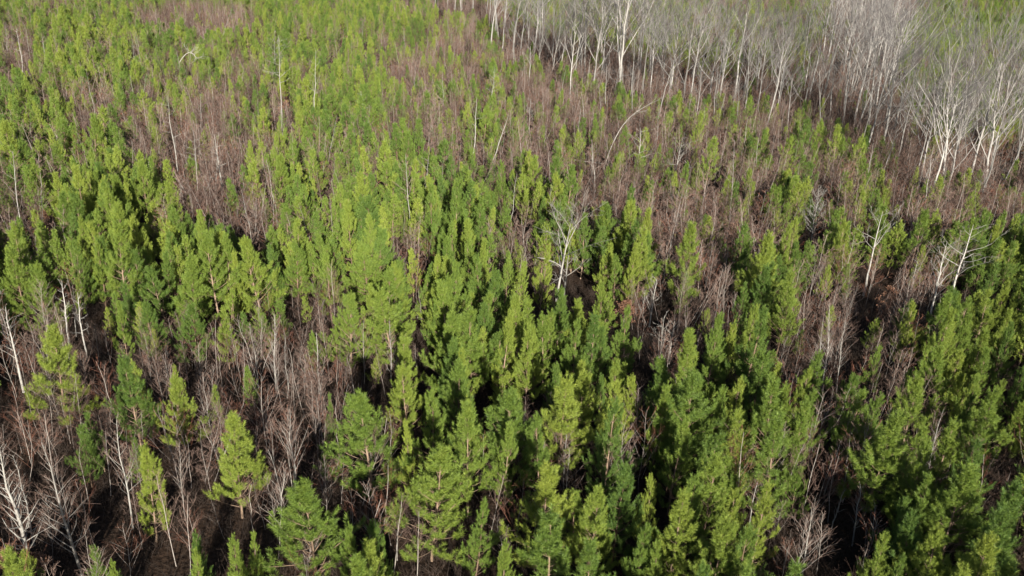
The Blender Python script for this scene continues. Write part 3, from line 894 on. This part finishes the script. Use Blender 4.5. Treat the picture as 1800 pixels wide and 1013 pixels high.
rot = np.stack([RNG.normal(0, .05, len(Q)), RNG.normal(0, .05, len(Q)), RNG.uniform(0, 6.28, len(Q))], 1)
scatter('sapling_thicket', 'leafless brown and grey brush growing in the gaps between the pines', SAPF + SAPC, Q, rot, np.stack([sc_] * 3, 1), RNG.integers(0, len(SAPF) + 2, len(Q)))

# low scrub, briars and dead grass on the floor of the stand
SCR = []
for s in range(5):
    rng = np.random.default_rng(900 + s)
    segs = []
    for k in range(46):
        b = np.array([rng.normal(0, .45), rng.normal(0, .45), 0])
        d = norm(np.array([rng.normal(0, .5), rng.normal(0, .5), 1.0]))
        L = rng.uniform(.4, 1.5)
        p1 = b + d * L * .5; p2 = p1 + norm(d + rng.normal(0, .35, 3)) * L * .5
        segs += polysegs([b, p1, p2], .008, .003)
        for q in range(3):
            s_ = b + (p2 - b) * rng.uniform(.3, .95)
            segs.append(np.concatenate([s_, s_ + norm(d + rng.normal(0, .7, 3)) * L * .3, [.004, .003]]))
    SCR.append(mesh_from('scrub', [(*tubes(segs), M_SCRUB)]))


def floor_points(spacing, y0, y1):
    half = 0.80 * y1 + 8
    U, Vv = np.meshgrid(np.arange(-half, half, spacing), np.arange(y0, y1, spacing))
    P = np.stack([U.ravel() + RNG.uniform(-.5, .5, U.size) * spacing, Vv.ravel() + RNG.uniform(-.5, .5, U.size) * spacing, np.zeros(U.size)], 1)
    px, py, zc = to_pix(P)
    m = 3 * FPX / np.maximum(zc, 5)
    ok = (zc > 3) & (px > -m) & (px < PW + m) & (py > -m) & (py < PH + 80)
    return P[ok]


G = np.concatenate([floor_points(1.6, 14, 60), floor_points(2.6, 60, 150), floor_points(5.0, 150, 320)])
gs = RNG.uniform(.6, 1.3, len(G)) * np.clip(np.hypot(G[:, 0], G[:, 1]) / 80, 1, 2)
rot = np.stack([np.zeros(len(G)), np.zeros(len(G)), RNG.uniform(0, 6.28, len(G))], 1)
scatter('undergrowth', 'low brown scrub and briars covering the forest floor', SCR, G, rot, np.stack([gs] * 3, 1), RNG.integers(0, 5, len(G)))


# ------------------------------------------------------------------ tall leafless hardwoods
def stand(base, top):
    """Foot, axis and height of a tree from where its foot and its top are in the photograph."""
    B = on_plane(*base)
    d = ray(*top)
    T = CAM + d * (B[1] / d[1])
    ax = T - B
    return B, ax, float(np.linalg.norm(ax))


HW = []
for s in range(9):
    kw = [dict(), dict(bole=.30, spread=.40, limbs=9), dict(bole=.5, spread=.24), dict(bole=.26, spread=.38, limbs=11), dict(bole=.45, spread=.26, limbs=5), dict(bole=.35, spread=.36, limbs=8),
          dict(bole=.55, spread=.2, limbs=5, rbase=.18), dict(bole=.25, spread=.44, limbs=10), dict(bole=.6, spread=.18, limbs=4, rbase=.16)][s]
    (tv, tf), th, fi = hardwood(500 + s, **kw)
    HW.append((mesh_from('hardwood_trunk', [(tv, tf, M_HBARK), (*th, M_HBARK)]), mesh_from('hardwood_twigs', [(*fi, M_HTWIG)])))

HTREES = [  # foot, top, variant, look
    ((858, 102), (884, -40), 4, 'thick pale trunk at the left end of the grove'), ((883, 96), (890, -5), 6, 'thin straight trunk behind the grove\'s left end'), ((945, 128), (952, 15), 3, 'low fan-shaped crown of white limbs'),
    ((965, 148), (988, 30), 7, 'forked trunk beside the fan-shaped tree'), ((982, 142), (1000, 20), 6, 'slender trunk just right of the forked tree'), ((1006, 156), (1026, -10), 2, 'straight tall trunk at the grove front'),
    ((1054, 158), (1075, -10), 1, 'spreading crown left of the tallest tree'), ((1083, 182), (1112, -50), 0, 'tallest tree with the thickest white trunk'), ((1086, 150), (1092, -10), 5, 'grey trunk behind the tallest tree'),
    ((1106, 188), (1118, 60), 8, 'thin pole just right of the tallest tree'), ((1126, 188), (1152, 20), 2, 'curved pale trunk in the grove middle'), ((1141, 182), (1152, 40), 6, 'thin upright trunk in the grove middle'),
    ((1169, 196), (1196, 20), 5, 'pale trunk with feathery crown in the grove middle'), ((1200, 198), (1228, -5), 7, 'fluffy silver crown above the grove front'), ((1208, 200), (1240, 15), 6, 'thin trunk under the fluffy silver crown'),
    ((1256, 198), (1282, 20), 1, 'white feathery crown at the grove front'), ((1286, 198), (1322, 0), 4, 'long leaning trunk with forked top'), ((1301, 196), (1322, 90), 8, 'thin pole under the leaning fork'),
    ((1331, 212), (1350, 70), 5, 'broad crown right of the leaning fork'), ((1356, 212), (1380, 40), 2, 'paired white trunk right of centre'), ((1368, 208), (1390, 60), 7, 'wide crown behind the paired trunk'),
    ((1411, 176), (1428, 60), 6, 'thin pale trunk before the far strip'), ((1456, 222), (1474, 100), 4, 'dark trunk in the shaded grove'), ((1476, 236), (1500, 90), 5, 'shaded trunk with pale crown'),
    ((1497, 246), (1566, 85), 1, 'strongly leaning tree over the shade'), ((1546, 256), (1590, 100), 2, 'slim dark trunk at the shaded edge'), ((1561, 252), (1612, 60), 0, 'dark forking trunk at the shaded edge'),
    ((1604, 336), (1642, 180), 6, 'straight thin trunk left of the big crowns'), ((1612, 332), (1650, 150), 5, 'second trunk left of the big crowns'), ((1655, 345), (1690, 120), 3, 'huge rounded crown of fine silver twigs'),
    ((1662, 346), (1700, 160), 7, 'leaning trunk inside the huge rounded crown'), ((1700, 332), (1762, 95), 1, 'wide crown right of the huge rounded one'), ((1732, 338), (1766, 100), 7, 'dense crown near the right edge'),
    ((1757, 342), (1815, 200), 4, 'strong white trunk leaning out at the right edge'), ((1785, 300), (1815, 90), 7, 'crown at the right edge behind the leaning trunk'), ((1675, 300), (1708, 90), 1, 'tall crown behind the huge rounded one'),
    ((1625, 290), (1660, 120), 5, 'grey crown behind the left big trunks'), ((1770, 260), (1800, 90), 3, 'low crown at the far right'),
]
for (b, tp, v, look) in HTREES:
    B, ax, H = stand(b, tp)
    t = thing('hardwood_tree', 'leafless hardwood, ' + look, 'tree', tuple(B), RNG.uniform(0, 6.28), H / 21.5, 'tall leafless hardwoods of the grove', tilt=ax)
    part('trunk', HW[v][0], t); part('crown', HW[v][1], t)

fillh = []
hx = np.array([stand(b, tp)[0][:2] for b, tp, _, _ in HTREES])
tries = 0
while len(fillh) < 130 and tries < 40000:
    tries += 1
    x, y = random.uniform(640, 1860), random.uniform(2, 352)
    if not in_poly(np.array(x), np.array(y), HARD):
        continue
    B = on_plane(x, y)
    if B[1] > 520:
        continue
    sp = 3.7
    if len(fillh) and min(np.hypot(B[0] - q[0], B[1] - q[1]) for q in fillh) < sp:
        continue
    if np.hypot(hx[:, 0] - B[0], hx[:, 1] - B[1]).min() < 3.2:
        continue
    # denser where the photograph is: accept by screen area so that far strips do not swallow the count
    fillh.append((B[0], B[1], x, y))
fillh.sort(key=lambda q: q[2])
zone_n = {}
for c, (x, y, px, py) in enumerate(fillh):
    if px > 1410 and py < 150:
        where, v = 'far strip of slim trunks', [2, 4, 6, 8, 2, 6][int(RNG.integers(0, 6))]
    elif px > 1560:
        where, v = 'rounded crowns on the right', [1, 3, 7, 5][int(RNG.integers(0, 4))]
    elif px > 1400:
        where, v = 'shaded dip of the grove', [1, 5, 2, 7][int(RNG.integers(0, 4))]
    elif px > 1150:
        where, v = 'right half of the main grove', [0, 1, 5, 7, 2][int(RNG.integers(0, 5))]
    elif px > 900:
        where, v = 'left half of the main grove', [0, 1, 5, 7, 2][int(RNG.integers(0, 5))]
    else:
        where, v = 'far tail of the grove', [2, 4, 6][int(RNG.integers(0, 3))]
    zone_n[where] = zone_n.get(where, 0) + 1
    H = RNG.uniform(9, 13) if px > 1560 else RNG.uniform(9, 14) if 1150 < px < 1415 else RNG.uniform(11, 20)
    t = thing('hardwood_tree', f'leafless hardwood, {ORD[zone_n[where] - 1]} from the left in the {where}', 'tree', (x, y, 0), RNG.uniform(0, 6.28), H / 21.5, 'hardwoods in the ' + where)
    t.rotation_euler = (RNG.normal(0, .06), RNG.normal(0, .06), t.rotation_euler[2])
    part('trunk', HW[v][0], t); part('crown', HW[v][1], t)

# ------------------------------------------------------------------ dead and pale single trees
for c, (b, tp, lab, kw) in enumerate(SNAGS):
    if b[1] < 345:                                     # the foot is hidden by lower growth: it stands nearer than where it vanishes
        zc = to_pix(on_plane(*b))[2][0]
        k = 2.6 * FPX / zc / max(b[1] - tp[1], 20)
        b = (b[0] + (b[0] - tp[0]) * k, b[1] + (b[1] - tp[1]) * k)
        kw = dict(kw, first=max(kw.get('first', .35), .5))
    B, ax, H = stand(b, tp)
    kw = dict(kw); kw['rb'] = kw['rb'] * (0.9 if b[1] > 640 else 0.68)
    if b[1] > 640:
        k2 = dict(H=H, nbr=int(kw['n'] * 1.3), rb=kw['rb'] * .8, ang=kw.get('ang', (25, 50)), first=kw.get('first', .3), blen=kw['blen'] * 1.15, twigs=6, rmin=.0045)
        (tv, tf), th, fi, _ = sapling(600 + c, **k2)
    else:
        (tv, tf), th, fi = snag(600 + c, H=H, **kw)
    tm = M_TWIG if b[1] > 660 else M_WHITE
    t = thing('bare_tree', lab, 'bare tree', tuple(B), 0, 1.0, 'pale bare trees among the pines', tilt=ax)
    wm = M_BLEACH if ('white' in lab or 'level side' in lab or 'leaning grey' in lab) else M_WHITE
    part('trunk', mesh_from('bare_trunk', [(tv, tf, wm), (*th, wm)]), t)
    part('crown', mesh_from('bare_twigs', [(*fi, tm)]), t)

# the spreading white dead tree in the middle: main stem and a lower second stem
B, ax, H = stand((978, 530), (1000, 384))
rng = np.random.default_rng(77)
segs = {}
spec = dict(n=[5, 4], ang=(22, 58), ratio=0.52, up=0.03, s0=0.25, rmin=0.010)
tz = np.linspace(0, H, 9)
tx = np.stack([.12 * np.sin(tz * .5), .1 * np.cos(tz * .4) - .1, tz], 1)
tv, tf = pipe(tx, 0.085 * (1 - tz / H) ** .8 + .012, 8)
t = thing('bare_tree', 'spreading white dead tree among dense pines in mid picture', 'bare tree', tuple(B), 0, 1.0, tilt=ax)
for f, az, an, L in ((.30, 0.1, 80, 3.2), (.33, 3.0, 85, 2.0), (.42, 1.2, 78, 2.2), (.48, .25, 72, 2.8), (.55, 3.5, 62, 3.0), (.62, -.3, 55, 3.3), (.66, 2.7, 50, 2.6), (.72, .5, 50, 2.4), (.78, 3.4, 42, 2.0), (.83, 5.2, 40, 1.8), (.9, 1.9, 35, 1.5), (.93, 3.0, 30, 1.3)):
    p = np.array([np.interp(f * H, tz, tx[:, j]) for j in range(3)])
    a = R(an)
    grow(rng, segs, p, np.array([math.cos(az) * math.sin(a), math.sin(az) * math.sin(a), math.cos(a)]), L, .055 * (1.2 - f), 2, spec)
part('trunk', mesh_from('bare_trunk', [(tv, tf, M_WHITE), (*tubes(segs[2], 5), M_WHITE)]), t)
part('crown', mesh_from('bare_twigs', [(*tubes(segs[1] + segs[0], 3), M_WHITE)]), t)
B, ax, H = stand((990, 528), (1004, 440))
(tv, tf), th, fi = snag(78, H=H, n=9, blen=.4, rb=.09, first=.3)
t = thing('bare_tree', 'lower white stem at the foot of the spreading dead tree', 'bare tree', tuple(B), 0, 1.0, tilt=ax)
part('trunk', mesh_from('bare_trunk', [(tv, tf, M_WHITE)]), t)
part('crown', mesh_from('bare_limbs', [(*th, M_WHITE), (*fi, M_WHITE)]), t)

# smaller hardwoods straggling out of the grove's front edge
STR = [(930, 172), (1000, 205), (1062, 218), (1150, 238), (1216, 246), (1292, 244), (1382, 252), (1502, 305), (1542, 340), (902, 138), (1625, 385), (1712, 388), (1445, 262), (1252, 234), (1110, 222), (1345, 246)]
for c, (x, y) in enumerate(sorted(STR)):
    B = on_plane(x, y)
    v = [6, 8, 2, 4][c % 4]
    t = thing('hardwood_tree', f'small leafless hardwood straggling before the grove, {ORD[c]} from the left', 'tree', tuple(B), RNG.uniform(0, 6.28), RNG.uniform(8, 13) / 21.5, 'small hardwoods in front of the grove')
    t.rotation_euler = (RNG.normal(0, .08), RNG.normal(0, .08), t.rotation_euler[2])
    part('trunk', HW[v][0], t); part('crown', HW[v][1], t)

PALE = []
for k in range(4):
    (a, b), m_, t_, _ = sapling(460 + k, H=4.5, nbr=[14, 18, 12, 16][k], rb=.022, first=.4, blen=.26, ang=(30, 60), twigs=5, rmin=.007)
    PALE.append((mesh_from('pale_stem', [(a, b, M_WHITE)]), mesh_from('pale_twigs', [(*m_, M_WHITE), (*t_, M_TWIG)])))
cells = [q for q in BRUSH if q[1] < 480 and q[4] > .4]
ps = []
for k in range(60):
    q = cells[k % len(cells)]
    x, y = q[0] + random.uniform(-.8, .8) * q[2], q[1] + random.uniform(-.7, .9) * q[3]
    if y < 8 or in_poly(np.array(x), np.array(y), HARD):
        continue
    ps.append((x, y))
pl = place_labels([q[0] for q in ps], [q[1] for q in ps], 'pale stem', [['slim bare', 'thin leafless'][k % 2] for k in range(len(ps))])
for k, (x, y) in enumerate(ps):
    t = thing('pale_sapling', pl[k], 'sapling', tuple(on_plane(x, y, 0)), RNG.uniform(0, 6.28), RNG.uniform(6, 8.6) / 4.5, 'slim pale stems rising from the far brush')
    t.rotation_euler = (RNG.normal(0, .07), RNG.normal(0, .07), t.rotation_euler[2])
    part('stem', PALE[k % 4][0], t); part('crown', PALE[k % 4][1], t)

# bent and fallen trunks
def bent(pix, r0, lab, seed, twig=10, name='bent_tree', zs=None):
    """A trunk whose course is given by photograph points in one upright plane through its foot."""
    B = on_plane(*pix[0])
    pts = []
    for q in pix:
        d = ray(*q)
        pts.append(CAM + d * (B[1] / d[1]) - B)
    pts = np.array(pts)
    u = np.linspace(0, len(pts) - 1, 14)
    k = np.arange(len(pts))
    sm = np.stack([np.interp(u, k, pts[:, j]) for j in range(3)], 1)
    for _ in range(2):
        sm[1:-1] = (sm[:-2] + 2 * sm[1:-1] + sm[2:]) / 4
    rng = np.random.default_rng(seed)
    segs = {}
    for q in range(twig):
        i = int(rng.integers(7, 14))
        d = norm(sm[i] - sm[i - 1] + rng.normal(0, .5, 3))
        grow(rng, segs, sm[i], norm(d), rng.uniform(.8, 1.6), .02, 1, dict(n=[4], ang=(20, 55), ratio=.5, up=.1, s0=.3, rmin=.008))
    t = thing(name, lab, 'bare tree', tuple(B))
    v, f = pipe(sm, np.linspace(r0, .02, 14), 7)
    part('trunk', mesh_from('bent_trunk', [(v, f, M_BLEACH)]), t)
    if segs:
        part('crown', mesh_from('bent_twigs', [(*tubes(segs.get(1, []) + segs.get(0, []), 3), M_BLEACH)]), t)


bent([(1060, 303), (1072, 262), (1092, 222), (1115, 198), (1148, 180)], .065, 'long white trunk bowed over to the right', 31, 6)
bent([(306, 158), (312, 112), (330, 90), (342, 96), (345, 104)], .075, 'white trunk arched over with drooping twigs in upper pines', 32, 16)
bent([(1128, 250), (1135, 246), (1150, 240), (1165, 233)], .05, 'thin pale limb leaning out of the brush', 33, 4)
# fallen pole lying on the brush
B = on_plane(1030, 296)
t = thing('fallen_log', 'pale fallen pole lying level across the brown brush', 'fallen trunk', (B[0], B[1], .5))
v, f = pipe([(-4.0, 0, .55), (-1, .2, .35), (2, .1, .1), (4.4, 0, -.30)], [.03, .05, .07, .09], 6)
part('trunk', mesh_from('log_trunk', [(v, f, M_WHITE)]), t)
rng = np.random.default_rng(5)
part('stubs', mesh_from('log_stubs', [(*tubes([np.concatenate([[x, .1, .3 - x * .1], [x + rng.normal(0, .3), .1 + rng.normal(0, .4), .7 - x * .1], [.02, .008]]) for x in np.linspace(-3, 2, 7)]), M_WHITE)]), t)
# heap of grey broken limbs
B = on_plane(1200, 300)
rng = np.random.default_rng(6)
segs = {}
for k in range(14):
    az = rng.uniform(0, 6.28)
    grow(rng, segs, np.array([rng.normal(0, .8), rng.normal(0, .5), .3]), norm(np.array([math.cos(az), math.sin(az), rng.uniform(.1, .8)])), rng.uniform(1.2, 2.6), .04, 1, dict(n=[5], ang=(25, 60), ratio=.5, up=.1, s0=.3, rmin=.01))
t = thing('brush_heap', 'tangle of grey broken limbs between the pines', 'dead branches', tuple(B))
part('limbs', mesh_from('heap_limbs', [(*tubes(segs[1], 4), M_WHITE)]), t)
part('twigs', mesh_from('heap_twigs', [(*tubes(segs[0], 3), M_TWIG)]), t)

# trees that kept their dry brown leaves
DRY = [((1092, 590), (1102, 530), 'rust-leaved sapling left of the twin white saplings', 900), ((782, 325), (786, 285), 'reddish-brown dead top in the upper middle pines', 700), ((622, 205), (622, 178), 'round rusty dead bush in the upper pines', 800),
       ((838, 285), (842, 262), 'low orange-brown bush beside the crooked white pole', 500), ((500, 215), (502, 178), 'reddish dead brush around the twiggy-topped bare tree', 500), ((1560, 570), (1566, 508), 'tan-leaved sapling between the two pale dead trees', 900),
       ((1285, 450), (1290, 395), 'brown-leaved sapling in the brown thicket', 450), ((1320, 450), (1322, 410), 'second small brown-leaved sapling in the brown thicket', 350), ((10, 1030), (12, 970), 'tan-leaved low shrub in the lower left corner', 500),
       ((62, 1025), (66, 985), 'tan-leaved shrub at the foot of the corner trunks', 400), ((205, 740), (207, 705), 'small tan leaf cluster above left brush', 260), ((1345, 215), (1350, 190), 'orange-brown beech shrub under the hardwoods', 600),
       ((1310, 205), (1313, 188), 'low brown-leaved shrub left of the beech shrub', 500), ((985, 160), (992, 140), 'brown leafy shrub at the foot of the grove', 500), ((75, 400), (78, 372), 'pinkish-brown leafy bush between left pines', 350), ((1150, 205), (1155, 185), 'brown leafy shrub at the grove front', 500)]
for c, (b, tp, lab, nl_) in enumerate(DRY):
    B, ax, H = stand(b, tp)
    (a, f_), m_, t_, lv = sapling(700 + c, H=max(H, 1.5), nbr=22, rb=.03, ang=(30, 62), leaves=int(nl_ * 1.7), first=.15, blen=.5)
    t = thing('dry_leaved_tree', lab, 'small tree', tuple(B), 0, 1.0, 'saplings holding dry brown leaves', tilt=ax)
    part('trunk', mesh_from('dry_trunk', [(a, f_, M_STEM)]), t)
    part('crown', mesh_from('dry_branches', [(*m_, M_STEM), (*t_, M_TWIG)]), t)
    part('leaves', mesh_from('dry_leaves', [(*lv, M_DRYLEAF)]), t)
print('pines', len(ALL), 'thicket', len(Q), 'scrub', len(G), 'hardwoods', len(fillh) + len(HTREES), 'tris pine', len(HI[0][1].polygons))
